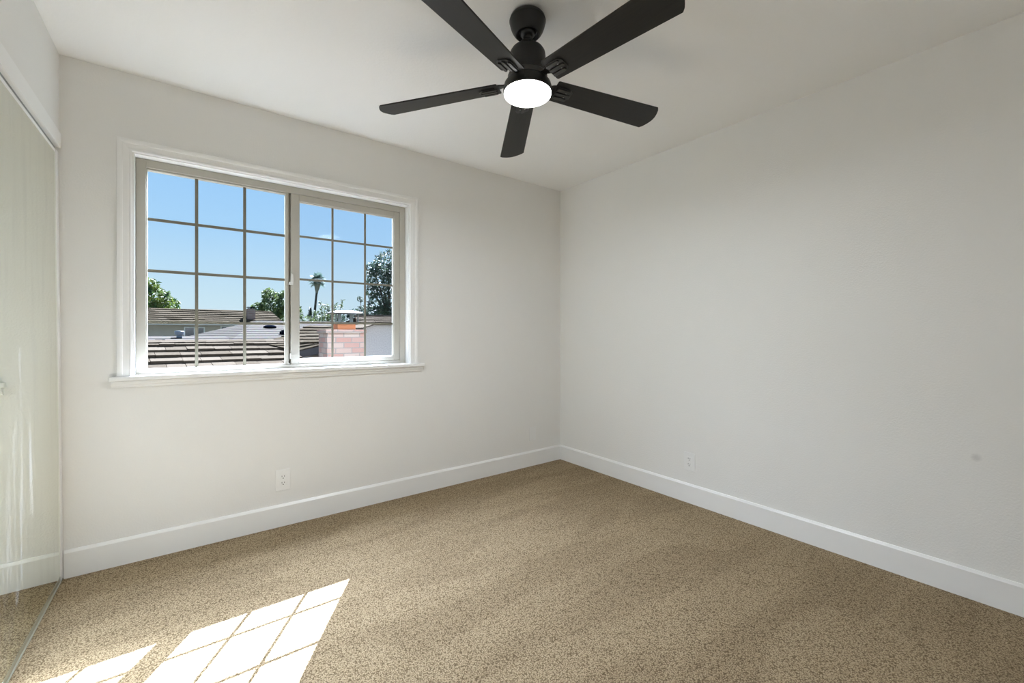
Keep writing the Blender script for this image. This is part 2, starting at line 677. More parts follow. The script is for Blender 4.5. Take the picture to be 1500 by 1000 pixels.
b = MB(); b.box((XB - 0.1, YB - 0.1, -0.12), (0.12, 0.14, 0.0))
struct(b.build('floor', M['carpet']), 'beige cut pile carpet floor with brushed bands', 'floor')
b = MB(); b.box((XB - 0.1, YB - 0.1, H), (0.12, 0.14, H + 0.12))
struct(b.build('ceiling', M['ceiling']), 'off white textured ceiling above the fan', 'ceiling')

b = MB()
xs = [XB - 0.1, WX0, WX1, 0.12]
zs = [0.0, WZ0, WZ1, H]
for i in range(3):
    for j in range(3):
        if i == 1 and j == 1:
            continue
        x0, x1, z0, z1 = xs[i], xs[i + 1], zs[j], zs[j + 1]
        b.poly([(x0, 0, z0), (x1, 0, z0), (x1, 0, z1), (x0, 0, z1)])
        b.poly([(x0, 0.14, z1), (x1, 0.14, z1), (x1, 0.14, z0), (x0, 0.14, z0)])
b.poly([(WX0, 0, WZ0), (WX0, 0, WZ1), (WX0, 0.14, WZ1), (WX0, 0.14, WZ0)])
b.poly([(WX1, 0.14, WZ0), (WX1, 0.14, WZ1), (WX1, 0, WZ1), (WX1, 0, WZ0)])
b.poly([(WX0, 0, WZ1), (WX1, 0, WZ1), (WX1, 0.14, WZ1), (WX0, 0.14, WZ1)])
b.poly([(WX0, 0.14, WZ0), (WX1, 0.14, WZ0), (WX1, 0, WZ0), (WX0, 0, WZ0)])
wf = b.build('wall_front', M['wall'])
wf.data.materials.append(M['gray_siding'])
for p in wf.data.polygons:
    if p.center.y > 0.139:
        p.material_index = 1
struct(wf, 'off white wall that holds the window', 'wall')

b = MB(); b.box((0, YB - 0.1, 0), (0.12, 0.0, H))
struct(b.build('wall_right', M['wall_scuff']), 'blank off white wall on the right with a small grey scuff', 'wall')
b = MB(); b.box((XB - 0.1, YB - 0.1, 0), (0.0, YB, H))
struct(b.build('wall_back', M['wall']), 'off white wall behind the viewer', 'wall')
b = MB()
b.box((XL - 0.10, YB, 2.005), (XL, 0.0, H))
b.box((XL - 0.10, YB, 0), (XL, -2.52, 2.005))
struct(b.build('wall_left', M['wall']), 'off white wall and header over the mirrored closet', 'wall')
b = MB(); b.box((XB - 0.1, YB, 0), (XB, 0.0, H))
struct(b.build('wall_closet', M['wall']), 'wall at the back of the closet', 'wall')

# header board over the closet doors
b = MB()
b.prism([(XL, 2.002), (XL + 0.007, 2.002), (XL + 0.007, 2.072), (XL, 2.082)], -2.6, -0.0005, axis=1)
struct(b.build('trim_1', M['trim']), 'white header board above the mirrored closet door', 'trim')


def baseboard(name, pts, label):
    """profile extruded along a wall"""
    (x0, y0), (x1, y1), (nx, ny) = pts
    prof = [(0, 0), (0.014, 0), (0.014, 0.117), (0.006, 0.129), (0, 0.129)]
    b = MB()
    n = len(b.v)
    for (x, y) in ((x0, y0), (x1, y1)):
        for d, z in prof:
            b.v.append((x + nx * d, y + ny * d, z))
    k = len(prof)
    for i in range(k):
        j = (i + 1) % k
        b.face((i, j, k + j, k + i))
    b.face(list(reversed(range(k))))
    b.face(range(k, 2 * k))
    return struct(b.build(name, M['trim']), label, 'baseboard')


baseboard('baseboard_front', ((-3.168, 0), (-0.0145, 0), (0, -1)), 'white baseboard under the window wall')
baseboard('baseboard_right', ((0, 0), (0, YB), (-1, 0)), 'white baseboard along the blank right wall')

# window casing
b = MB()
IX0, IX1, IZ1 = -2.929, -1.459, 2.051
OX0, OX1, OZ1 = -2.986, -1.398, 2.110
ZB = 0.9305
prof = [(0.0, 0.0), (0.0, 0.010), (0.10, 0.013), (0.16, 0.013), (0.18, 0.009), (0.30, 0.011), (0.60, 0.0135),
        (0.66, 0.0165), (0.80, 0.018), (0.97, 0.018), (1.0, 0.015), (1.0, 0.0)]
rings = []
for t, p in prof:
    xa = IX0 + (OX0 - IX0) * t
    xb = IX1 + (OX1 - IX1) * t
    zt = IZ1 + (OZ1 - IZ1) * t
    rings.append([(xa, -p, ZB), (xa, -p, zt), (xb, -p, zt), (xb, -p, ZB)])
n0 = 0
for r in rings:
    b.v += r
for i in range(len(rings) - 1):
    for s in range(3):
        b.face((i * 4 + s, i * 4 + s + 1, (i + 1) * 4 + s + 1, (i + 1) * 4 + s))
b.face([i * 4 for i in range(len(rings))])
b.face([i * 4 + 3 for i in reversed(range(len(rings)))])
struct(b.build('trim_2', M['trim']), 'white moulded casing around the window', 'trim')

# window stool and apron
b = MB()
b.prism([(-3.016, -0.002), (-3.016, -0.030), (-3.010, -0.036), (-1.356, -0.036), (-1.350, -0.030), (-1.350, -0.002)],
        0.908, 0.930)
b.box((WX0 + 0.001, -0.002, 0.9155), (WX1 - 0.001, 0.054, 0.930))
so = b.build('trim_3', M['trim'], bevel=0.004)
struct(so, 'white window stool with apron below', 'trim')
b = MB()
b.prism([(0, 0.906), (-0.022, 0.906), (-0.020, 0.892), (-0.013, 0.884), (-0.012, 0.876), (0, 0.874)], -3.006, -1.362, axis=0)
# prism along x with outline (y, z)
b.build('apron', M['trim'], so)

# ------------------------------------------------------------------ the window
win = struct(empty('window_1', (0, 0, 0)), 'tan vinyl sliding window with gridded panes', 'window')


def frame_ring(b, x0, x1, z0, z1, l, r, bt, tp, y0, y1):
    b.box((x0, y0, z0), (x0 + l, y1, z1))
    b.box((x1 - r, y0, z0), (x1, y1, z1))
    b.box((x0 + l, y0, z0), (x1 - r, y1, z0 + bt))
    b.box((x0 + l, y0, z1 - tp), (x1 - r, y1, z1))


FX0, FX1, FZ0, FZ1 = WX0 + 0.0015, WX1 - 0.0015, 0.931, WZ1 - 0.0015
b = MB()
frame_ring(b, FX0, FX1, FZ0, FZ1, 0.040, 0.040, 0.022, 0.040, 0.055, 0.125)
b.build('frame', M['vinyl'], win, bevel=0.002)
# inner lip of the fixed half
b = MB()
frame_ring(b, -2.8805, -2.216, 0.953, 2.0045, 0.004, 0.019, 0.005, 0.009, 0.066, 0.100)
fx = b.build('fixed_frame', M['vinyl'], win, bevel=0.0015)
b = MB(); b.box((-2.8765, 0.081, 0.958), (-2.235, 0.085, 1.9955))
b.build('pane', M['glass'], win)
for x in (-2.670, -2.4445):
    b = MB(); b.box((x - 0.0075, 0.0765, 0.9585), (x + 0.0075, 0.0805, 1.995))
    b.build('muntin_bar', M['muntin'], win)
for z in (1.741, 1.4715, 1.201):
    b = MB(); b.box((-2.876, 0.0757, z - 0.0075), (-2.2355, 0.0797, z + 0.0075))
    b.build('muntin_bar', M['muntin'], win)
# sliding sash, in the inner track
SX0, SX1, SZ0, SZ1 = -2.204, -1.508, 0.953, 2.004
b = MB()
frame_ring(b, SX0, SX1, SZ0, SZ1, 0.045, 0.041, 0.030, 0.041, 0.060, 0.090)
sash = b.build('sliding_sash', M['vinyl'], win, bevel=0.003)
# glazing bead, a small step
b = MB()
frame_ring(b, SX0 + 0.045, SX1 - 0.041, SZ0 + 0.030, SZ1 - 0.041, 0.005, 0.005, 0.004, 0.004, 0.068, 0.088)
b.build('glazing_bead', M['vinyl'], sash)
b = MB(); b.box((-2.157, 0.080, 0.985), (-1.550, 0.084, 1.961))
b.build('pane', M['glass_sash'], sash)
for x in (-1.9575, -1.747):
    b = MB(); b.box((x - 0.0065, 0.0755, 0.9875), (x + 0.0065, 0.0795, 1.9585))
    b.build('muntin_bar', M['muntin'], sash)
for z in (1.749, 1.481, 1.210):
    b = MB(); b.box((-2.1535, 0.0747, z - 0.0065), (-1.5545, 0.0787, z + 0.0065))
    b.build('muntin_bar', M['muntin'], sash)
b = MB(); b.box((-2.229, 0.0915, 0.955), (-2.162, 0.118, 2.003))
b.build('meeting_stile', M['vinyl'], win, bevel=0.002)
# latch on the meeting stile
b = MB()
b.prism([(-2.210, 1.442), (-2.193, 1.442), (-2.191, 1.470), (-2.194, 1.505), (-2.204, 1.512), (-2.207, 1.470)], 0.046, 0.0598, axis=1)
b.prism([(-2.219, 1.440), (-2.196, 1.440), (-2.197, 1.452), (-2.216, 1.456)], 0.036, 0.046, axis=1)
b.build('latch', M['latch'], sash, bevel=0.002)
b = MB(); b.box((-2.2095, 0.052, 0.985), (-2.2045, 0.0598, 1.02))
b.build('track_stop', M['latch'], win)

# ------------------------------------------------------------------ closet mirror door
LEAN = 0.0165 / 1.98
DZ0, DZ1 = 0.0075, 1.984


def door_box(b, y0, y1, z0, z1, d0, d1):
    """box in the leaning plane of the door; d = depth behind its front face"""
    def fx(z, d):
        return -3.1725 - LEAN * z - d
    b.hexa([(fx(z0, d1), y0, z0), (fx(z0, d0), y0, z0), (fx(z0, d0), y1, z0), (fx(z0, d1), y1, z0),
            (fx(z1, d1), y0, z1), (fx(z1, d0), y0, z1), (fx(z1, d0), y1, z1), (fx(z1, d1), y1, z1)])


door = tag(empty('mirror_door', (0, 0, 0)),
           'tall sliding mirror closet door with slim aluminium frame left of the window', 'closet door')
Y0, Y1 = -1.235, -0.004
b = MB(); door_box(b, Y0 + 0.012, Y1 - 0.012, DZ0 + 0.02, DZ1 - 0.012, 0.0008, 0.008)
b.build('mirror_panel', M['mirror'], door)
for (ya, yb) in ((Y1 - 0.038, Y1), (Y0, Y0 + 0.038)):
    b = MB()
    door_box(b, ya, yb, DZ0, DZ1, -0.003, 0.022)
    b.build('stile', M['alu'], door, bevel=0.003)
b = MB(); door_box(b, Y0 + 0.0385, Y1 - 0.0385, DZ0, DZ0 + 0.024, 0.0, 0.022)
b.build('bottom_rail', M['track'], door, bevel=0.003)
b = MB(); door_box(b, Y0 + 0.0385, Y1 - 0.0385, DZ1 - 0.016, DZ1, 0.0, 0.022)
b.build('top_rail', M['alu'], door, bevel=0.002)

# tracks belong to the opening
b = MB()
b.prism([(-3.230, 0.0005), (-3.1705, 0.0005), (-3.1705, 0.004), (-3.173, 0.0065), (-3.230, 0.0065)], -2.5, -0.0145, axis=1)
struct(b.build('trim_4', M['track']), 'metal floor track under the mirrored closet door', 'trim')
b = MB()
b.box((-3.284, -2.515, 1.9865), (-3.196, -0.012, 2.004))
struct(b.build('trim_5', M['shadow_gap']), 'upper track coloured dark as the shadow line above the mirrored closet door', 'trim')

# ------------------------------------------------------------------ wall plates
def rounded(w, h, r, seg=5):
    pts = []
    for cx, cy, a0 in ((w / 2 - r, h / 2 - r, 0), (-w / 2 + r, h / 2 - r, 90), (-w / 2 + r, -h / 2 + r, 180), (w / 2 - r, -h / 2 + r, 270)):
        for i in range(seg + 1):
            a = R(a0 + 90 * i / seg)
            pts.append((cx + r * math.cos(a), cy + r * math.sin(a)))
    return pts


def plate_part(outline, d0, d1, name, mat, parent, bevel=0.0):
    b = MB()
    b.prism([(p[0], p[1]) for p in reversed(outline)], -d1, -d0, axis=1)
    return b.build(name, mat, parent, bevel=bevel)


def outlet(loc, rz, label):
    """local: x along the wall, -y into the room"""
    t = tag(empty('wall_outlet', loc, (0, 0, rz)), label, 'outlet')
    plate_part(rounded(0.078, 0.124, 0.005), 0.0003, 0.0065, 'cover_plate', M['plate'], t, 0.002)
    rc = plate_part(rounded(0.035, 0.068, 0.003), 0.0066, 0.0085, 'receptacle', M['plate'], t, 0.0007)
    for dz in (0.0185, -0.0185):
        for dx, hh in ((-0.0065, 0.009), (0.0065, 0.0075)):
            plate_part([(dx + a * 0.0013, dz + 0.004 + c * hh / 2) for a, c in ((1, 1), (-1, 1), (-1, -1), (1, -1))],
                       0.0086, 0.0088, 'slot', M['slot'], rc)
        plate_part([(0.0030 * math.cos(R(a)), dz - 0.0075 + 0.0028 * math.sin(R(a))) for a in range(0, 360, 30)],
                   0.0086, 0.0088, 'slot', M['slot'], rc)
    for dz in (0.048, -0.048):
        plate_part([(0.0026 * math.cos(R(a)), dz + 0.0026 * math.sin(R(a))) for a in range(0, 360, 30)],
                   0.0066, 0.0075, 'screw', M['plate'], t)
    return t


outlet((-2.257, 0, 0.272), 0, 'white wall outlet under the window on the front wall')
outlet((0, -1.268, 0.277), R(-90), 'white wall outlet low on the blank right wall')
t = tag(empty('blank_wall_plate', (-0.328, 0, 0.276)), 'small blank white wall plate near the room corner', 'wall plate')
plate_part(rounded(0.072, 0.118, 0.005), 0.0003, 0.0065, 'cover_plate', M['plate'], t, 0.002)
for dz in (0.042, -0.042):
    plate_part([(0.0026 * math.cos(R(a)), dz + 0.0026 * math.sin(R(a))) for a in range(0, 360, 30)],
               0.0066, 0.0072, 'screw', M['plate'], t)

# ------------------------------------------------------------------ ceiling fan
FC = (-1.5913, -1.4922)
fan = tag(empty('ceiling_fan', (FC[0], FC[1], H)),
          'black five blade ceiling fan with round lit lamp hanging from the ceiling', 'ceiling fan')


def fz(z):
    return z - H


b = MB()
b.lathe([(0.060, fz(2.4395)), (0.0665, fz(2.4365)), (0.0715, fz(2.429)), (0.0735, fz(2.420)), (0.0745, fz(2.4195)), (0.0745, fz(2.416)), (0.0732, fz(2.4155)),
         (0.0720, fz(2.406)), (0.0695, fz(2.396)), (0.0650, fz(2.384)), (0.0585, fz(2.3725)), (0.0520, fz(2.3645)), (0.0495, fz(2.3625)), (0.0475, fz(2.3620)), (0.0455, fz(2.364)),
         (0.040, fz(2.376)), (0.020, fz(2.386))], 56)
b.build('canopy', M['fan_metal'], fan, smooth=True)
b = MB()
b.lathe([(0.006, fz(2.395)), (0.022, fz(2.391)), (0.032, fz(2.382)), (0.034, fz(2.374)), (0.031, fz(2.364)), (0.024, fz(2.358)), (0.015, fz(2.356)), (0.0145, fz(2.350)),
         (0.019, fz(2.349)), (0.019, fz(2.344)), (0.0135, fz(2.343)), (0.013, fz(2.336))], 32)
b.build('hanger_ball', M['bracket'], fan, smooth=True)
b = MB()
b.lathe([(0.0128, fz(2.338)), (0.024, fz(2.3365)), (0.0285, fz(2.334)), (0.0295, fz(2.324)), (0.033, fz(2.319)), (0.050, fz(2.311)),
         (0.064, fz(2.300)), (0.0715, fz(2.288)), (0.0735, fz(2.274)), (0.0735, fz(2.205)), (0.072, fz(2.200)), (0.060, fz(2.198))], 56)
b.build('motor_housing', M['fan_metal'], fan, smooth=True)
b = MB()
b.lathe([(0.055, fz(2.1985)), (0.078, fz(2.197)), (0.081, fz(2.193)), (0.081, fz(2.176)), (0.078, fz(2.173)), (0.06, fz(2.172))], 56)
b.build('flywheel', M['bracket'], fan, smooth=True)
b = MB()
b.lathe([(0.058, fz(2.1715)), (0.080, fz(2.171)), (0.088, fz(2.168)), (0.0945, fz(2.160)), (0.0985, fz(2.146)), (0.0995, fz(2.132)), (0.099, fz(2.126)),
         (0.096, fz(2.1245)), (0.090, fz(2.1275))], 64)
lk = b.build('light_kit', M['fan_metal'], fan, smooth=True)
b = MB()
b.lathe([(0.0955, fz(2.128)), (0.0965, fz(2.123)), (0.095, fz(2.1165)), (0.088, fz(2.1125)), (0.070, fz(2.1095)), (0.040, fz(2.1075)), (0.0001, fz(2.107))], 64)
b.build('diffuser', M['diffuser'], lk, smooth=True)

ld = bpy.data.lights.new('fan_lamp', 'AREA')
ld.shape = 'DISK'
ld.size = 0.18
ld.energy = LAMP_W
ld.color = (0.93, 1.0, 1.07)
lo = bpy.data.objects.new('fan_lamp', ld)
col.objects.link(lo)
lo.location = (FC[0], FC[1], 2.1055)

PITCH = R(-12.87)
T0 = R(-13.14)
R0, R1 = 0.1203, 0.632


def blade_outline():
    pts = []
    w0, w1 = 0.1051 / 2, 0.1339 / 2
    pts.append((R0, -w0 + 0.004)); pts.append((R0 + 0.004, -w0))
    pts.append((R1 - 0.004, -w1))
    for i in range(1, 12):
        t = i / 12
        pts.append((R1 + 0.024 * math.sin(math.pi * t), -w1 + 2 * w1 * t))
    pts.append((R1 - 0.004, w1))
    pts.append((R0 + 0.004, w0)); pts.append((R0, w0 - 0.004))
    return pts


def stadium(u0, u1, v, r, seg=6):
    pts = []
    for i in range(seg + 1):
        a = R(-90 + 180 * i / seg)
        pts.append((u1 - r + r * math.cos(a), v + r * math.sin(a)))
    for i in range(seg + 1):
        a = R(90 + 180 * i / seg)
        pts.append((u0 + r + r * math.cos(a), v + r * math.sin(a)))
    return pts


blade0 = iron0 = None
for k in range(5):
    th = T0 + k * 2 * math.pi / 5
    droop = 0.0386 - (0.0173 * math.cos(th) - 0.0181 * math.sin(th))
    rot = (Matrix.Rotation(th, 4, 'Z') @ Matrix.Rotation(droop, 4, 'Y') @ Matrix.Rotation(PITCH, 4, 'X')).to_euler()
    z0 = fz(2.1579 + 0.12 * 0.0386)
    if k == 0:
        b = MB()
        b.prism(blade_outline(), 0.0, 0.006)
        blade0 = b.build('blade', M['blade'], fan, bevel=0.0012)
        # slotted mounting bracket on the underside with its arm
        b = MB()
        b.prism([(0.132, -0.031), (0.188, -0.031), (0.203, -0.018), (0.203, 0.018), (0.188, 0.031), (0.132, 0.031)], -0.004, -0.0004)
        for v, uu in ((-0.022, 0.190), (0.0, 0.199), (0.022, 0.190)):
            b.prism(stadium(0.128, uu, v, 0.0068), -0.010, -0.0041)
        iron0 = b.build('blade_bracket', M['bracket'], blade0, bevel=0.0012)
        b = MB()
        b.prism([(0.079, -0.013), (0.100, -0.012), (0.120, -0.022), (0.150, -0.026), (0.150, 0.026), (0.120, 0.022), (0.100, 0.012), (0.079, 0.013)], 0.0065, 0.0125)
        arm0 = b.build('blade_arm', M['bracket'], blade0, bevel=0.002)
        scr = []
        for v in (-0.011, 0.011):
            b = MB()
            b.lathe([(0.0001, -0.0062), (0.0022, -0.0058), (0.0032, -0.0041)], 12, (0.176, v, 0))
            scr.append(b.build('screw', M['screw'], blade0, smooth=True))
        bl = blade0
    else:
        bl = blade0.copy(); col.objects.link(bl); bl.parent = fan
        for ch in [iron0, arm0] + scr:
            c = ch.copy(); col.objects.link(c); c.parent = bl
    bl.location = (0, 0, z0)
    bl.rotation_euler = rot

# ------------------------------------------------------------------ outside
GZ = -2.9
b = MB(); b.poly([(-120, 0.6, GZ), (160, 0.6, GZ), (160, 260, GZ), (-120, 260, GZ)])
struct(b.build('ground', M['lawn']), 'ground far below outside the window', 'ground')


def shake_roof(b, p_ridge0, p_ridge1, p_eave0, p_eave1, exposure, wmin, wmax, butt, thick=0.02, clip=None):
    """courses of shakes laid on the slope from eave up to ridge (flat four-cornered slope)"""
    r0, r1, e0, e1 = (Vector(p) for p in (p_ridge0, p_ridge1, p_eave0, p_eave1))
    L = ((r0 + r1) / 2 - (e0 + e1) / 2).length
    n = max(1, round(L / exposure))
    nrm = (e1 - e0).cross(r0 - e0).normalized()
    if nrm.z < 0:
        nrm = -nrm
    for i in range(n):
        t0, t1 = i / n, min(1.0, (i + 1.25) / n)
        a0, a1 = e0.lerp(r0, t0), e1.lerp(r1, t0)
        c0, c1 = e0.lerp(r0, t1), e1.lerp(r1, t1)
        W = (a1 - a0).length
        s = -random.uniform(0, wmin)
        while s < W:
            w = random.uniform(wmin, wmax)
            u0, u1 = max(0, s) / W, min(W, s + w - 0.006) / W
            s += w
            if u1 <= u0:
                continue
            j = random.uniform(-0.25, 0.25) * exposure * 0.12
            dn = (a0 - c0).normalized() * j
            q = [a0.lerp(a1, u0) + dn, a0.lerp(a1, u1) + dn, c0.lerp(c1, u1), c0.lerp(c1, u0)]
            k = butt * random.uniform(0.85, 1.15)
            top = [q[0] + nrm * (k + thick), q[1] + nrm * (k + thick), q[2] + nrm * thick, q[3] + nrm * thick]
            b.hexa([q[0], q[1], q[2], q[3]] + top, random.uniform(0.1, 0.6))


def slab(b, pts, t, tone=0.3):
    """thin roof deck under a polygon"""
    n, k = len(b.v), len(pts)
    b.v += [tuple(p) for p in pts] + [(p[0], p[1], p[2] - t) for p in pts]
    b.face(range(n, n + k), tone)
    b.face([n + k + i for i in reversed(range(k))], tone)
    for i in range(k):
        j = (i + 1) % k
        b.face((n + i, n + k + i, n + k + j, n + j), tone)


# low wing just outside: shake roof whose slope faces the window
wing = tag(empty('low_roof_wing', (-2.5, 6.5, GZ)), 'low wing with thick tan shake roof just below the window sill', 'roof')


def put(o):
    """keep world geometry under a root that is not at the origin"""
    o.matrix_parent_inverse = o.parent.matrix_basis.inverted()
    return o


b = MB()
RZ = 0.985
shake_roof(b, (-7.0, 6.35, RZ), (-1.30, 6.35, RZ), (-7.0, 3.9, RZ - 0.80), (-0.9, 3.9, RZ - 0.80), 0.252, 0.20, 0.42, 0.045)
put(b.build('shake_roof', M['shake'], wing))
b = MB()
for i in range(19):
    x = -7.0 + i * 0.30
    b.hexa([(x, 6.20, RZ - 0.015), (x + 0.31, 6.20, RZ - 0.015), (x + 0.31, 6.35, RZ + 0.030), (x, 6.35, RZ + 0.030),
            (x, 6.20, RZ + 0.010), (x + 0.31, 6.20, RZ + 0.016), (x + 0.31, 6.35, RZ + 0.052), (x, 6.35, RZ + 0.046)], random.uniform(0.1, 0.5))
    b.hexa([(x, 6.35, RZ + 0.030), (x + 0.31, 6.35, RZ + 0.030), (x + 0.31, 6.50, RZ - 0.015), (x, 6.50, RZ - 0.015),
            (x, 6.35, RZ + 0.046), (x + 0.31, 6.35, RZ + 0.052), (x + 0.31, 6.50, RZ + 0.010), (x, 6.50, RZ + 0.010)], random.uniform(0.1, 0.5))
put(b.build('ridge_cap', M['shake'], wing))
b = MB()
slab(b, [(-7.0, 6.35, RZ), (-7.0, 8.8, RZ - 0.80), (-1.0, 8.8, RZ - 0.80), (-1.30, 6.35, RZ)], 0.06)
put(b.build('rear_slope', M['shake'], wing))
b = MB(); b.box((-6.9, 4.2, GZ), (-1.6, 8.5, 0.10))
put(b.build('wall', M['gray_siding'], wing))

# hipped shake roof to the right of it
hip = tag(empty('hipped_roof', (0, 7, GZ)), 'brown hipped shake roof beside the brick chimney', 'roof')
b = MB()
shake_roof(b, (-0.62, 7.4, 1.30), (1.4, 7.4, 1.30), (-1.62, 6.15, 0.935), (1.4, 6.15, 0.935), 0.22, 0.2, 0.4, 0.025)
shake_roof(b, (-1.62, 6.15, 0.935), (-0.55, 6.15, 0.935), (-1.18, 5.55, 0.80), (-0.55, 5.55, 0.955), 0.22, 0.2, 0.4, 0.025)
put(b.build('shake_roof', M['shake_far'], hip))
b = MB()
slab(b, [(-0.62, 7.4, 1.30), (1.4, 7.4, 1.30), (1.4, 9.6, 0.80), (-0.9, 9.6, 0.80)], 0.05)
slab(b, [(-0.62, 7.4, 1.295), (-0.9, 9.6, 0.80), (-1.62, 6.15, 0.925)], 0.05)
put(b.build('rear_slope', M['shake_far'], hip))
b = MB()
b.hexa([(-1.19, 5.53, 0.70), (-0.55, 5.53, 0.82), (-0.55, 5.56, 0.82), (-1.19, 5.56, 0.70),
        (-1.19, 5.53, 0.815), (-0.55, 5.53, 0.970), (-0.55, 5.56, 0.970), (-1.19, 5.56, 0.815)])
put(b.build('fascia_board', M['fascia'], hip))
b = MB(); b.box((-1.1, 5.8, GZ), (1.3, 9.3, 0.72))
put(b.build('wall', M['gray_siding'], hip))

# grey house with composition shingles beyond
gh = tag(empty('shingled_house', (-1, 13, GZ)), 'house with grey blue shingle hip roof and small roof vents', 'house')
b = MB()
apx, apx2 = (-0.845, 15, 1.60), (3.2, 15, 1.62)
slab(b, [apx, (-2.05, 9.6, 0.86), (3.6, 9.6, 0.86), apx2], 0.05)
slab(b, [apx, (-3.1, 19.5, 0.95), (-2.05, 9.6, 0.86)], 0.05)
slab(b, [apx2, (3.6, 20, 0.9), (-3.1, 19.5, 0.95), apx], 0.05)
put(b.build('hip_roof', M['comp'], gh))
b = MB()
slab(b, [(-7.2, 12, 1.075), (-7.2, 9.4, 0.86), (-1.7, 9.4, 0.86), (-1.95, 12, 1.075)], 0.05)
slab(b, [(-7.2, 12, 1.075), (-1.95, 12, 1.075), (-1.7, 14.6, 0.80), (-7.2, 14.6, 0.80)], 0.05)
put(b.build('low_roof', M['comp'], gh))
b = MB()
b.box((-7.0, 9.7, GZ), (3.3, 14.3, 0.80))
put(b.build('wall', M['gray_siding'], gh))
b = MB()
b.lathe([(0.065, 0.90), (0.065, 1.055), (0.062, 1.06), (0.062, 1.10), (0.10, 1.11), (0.105, 1.19), (0.09, 1.21), (0.02, 1.215)], 20, (-2.96, 11.5, 0))
put(b.build('vent_pipe', M['vent_white'], gh, smooth=True))
b = MB(); b.box((-3.40, 10.4, 0.93), (-3.22, 10.6, 0.995))
put(b.build('roof_vent', M['vent_dark'], gh))
b = MB(); b.box((-3.12, 11.2, 1.0), (-2.90, 11.4, 1.035))
put(b.build('roof_vent', M['vent_dark'], gh))
b = MB()
b.lathe([(0.10, 1.22), (0.10, 1.33), (0.19, 1.335), (0.185, 1.37), (0.12, 1.41), (0.01, 1.42)], 20, (-0.66, 13.0, 0))
put(b.build('roof_vent', M['vent_dark'], gh, smooth=True))
b = MB()
b.lathe([(0.12, 1.02), (0.12, 1.06), (0.07, 1.07), (0.07, 1.10), (0.11, 1.13), (0.11, 1.19), (0.06, 1.24), (0.01, 1.245)], 20, (-0.49, 11.5, 0))
put(b.build('roof_vent', M['vent_dark'], gh, smooth=True))
b = MB(); b.box((-0.68, 11.4, 1.0), (-0.52, 11.6, 1.065))
put(b.build('roof_vent', M['vent_dark'], gh, smooth=True))

# two storey house behind
th_ = tag(empty('two_storey_house', (-4, 27, GZ)), 'grey two storey house with brown shake roof and chimney behind the shingled roof', 'house')
b = MB(); b.box((-12, 24.3, GZ), (1.0, 30, 1.60))
put(b.build('wall', M['gray_siding'], th_))
b = MB()
shake_roof(b, (-12, 26.3, 2.46), (1.05, 26.3, 2.46), (-12, 23.9, 1.66), (1.42, 23.9, 1.70), 0.36, 0.3, 0.7, 0.06)
slab(b, [(-12, 26.3, 2.44), (1.05, 26.3, 2.44), (1.5, 30, 1.3), (-12, 30, 1.3)], 0.06)
slab(b, [(1.05, 26.3, 2.44), (1.42, 23.9, 1.66), (1.5, 30, 1.3)], 0.06)
put(b.build('shake_roof', M['shake_far'], th_))
b = MB(); b.box((-12, 23.86, 1.575), (1.42, 23.90, 1.69))
put(b.build('fascia_board', M['white_paint'], th_))


def far_window(x0, x1, z0, z1, y):
    b = MB()
    f = 0.05
    frame_ring(b, x0, x1, z0, z1, f, f, f, f, y - 0.06, y)
    xm = (x0 + x1) / 2
    b.box((xm - 0.03, y - 0.06, z0 + f), (xm + 0.03, y, z1 - f))
    w = put(b.build('window_frame', M['white_paint'], th_))
    b = MB(); b.box((x0 + f, y - 0.03, z0 + f), (x1 - f, y - 0.02, z1 - f))
    g = b.build('glass', M['dark_glass'], w)
    return w


far_window(-3.02, -2.16, 0.96, 1.48, 24.29)
far_window(-1.50, -0.62, 1.33, 1.55, 24.29)
b = MB()
b.box((-0.28, 24.45, 1.6), (0.10, 25.0, 2.50))
ch = put(b.build('chimney', M['brick_far'], th_))
b = MB(); b.box((-0.24, 24.5, 2.50), (0.06, 24.95, 2.53)); b.box((-0.27, 24.45, 2.57), (0.08, 25.0, 2.60)); b.box((-0.1, 24.7, 2.53), (-0.05, 24.8, 2.57))
b.build('chimney_cap', M['vent_dark'], ch)
b = MB()
b.lathe([(0.08, 1.88), (0.08, 1.97), (0.11, 1.98), (0.02, 2.02)], 14, (-1.55, 24.9, 0))
put(b.build('roof_vent', M['white_paint'], th_, smooth=True))
b = MB()
b.lathe([(0.08, 1.68), (0.08, 1.80), (0.14, 1.82), (0.02, 1.86)], 14, (0.95, 24.3, 0))
put(b.build('roof_vent', M['white_paint'], th_, smooth=True))

# brick chimney close by
cm = tag(empty('brick_chimney', (-1.0, 3.4, GZ)), 'pale red brick chimney with clay flue and flat metal cap outside the sliding sash', 'chimney')
b = MB(); b.box((-1.255, 3.15, GZ), (-0.76, 3.62, 1.150)); b.box((-1.275, 3.13, 1.150), (-0.74, 3.64, 1.196))
put(b.build('brick_shaft', M['brick'], cm))
b = MB(); b.box((-1.09, 3.28, 1.196), (-0.845, 3.50, 1.285))
fl = put(b.build('clay_flue', M['clay'], cm, bevel=0.01))
b = MB()
b.box((-1.13, 3.25, 1.285), (-0.80, 3.54, 1.300))
for (x, y) in ((-1.12, 3.26), (-0.825, 3.26), (-1.12, 3.515), (-0.825, 3.515)):
    b.box((x, y, 1.30), (x + 0.015, y + 0.015, 1.43))
b.box((-1.085, 3.27, 1.3), (-1.04, 3.285, 1.43)); b.box((-0.93, 3.27, 1.3), (-0.885, 3.285, 1.43))
put(b.build('cap_legs', M['cap_mesh'], cm))
b = MB()
b.hexa([(-1.17, 3.20, 1.430), (-0.77, 3.20, 1.430), (-0.77, 3.58, 1.430), (-1.17, 3.58, 1.430),
        (-1.10, 3.27, 1.460), (-0.84, 3.27, 1.460), (-0.84, 3.51, 1.460), (-1.10, 3.51, 1.460)])
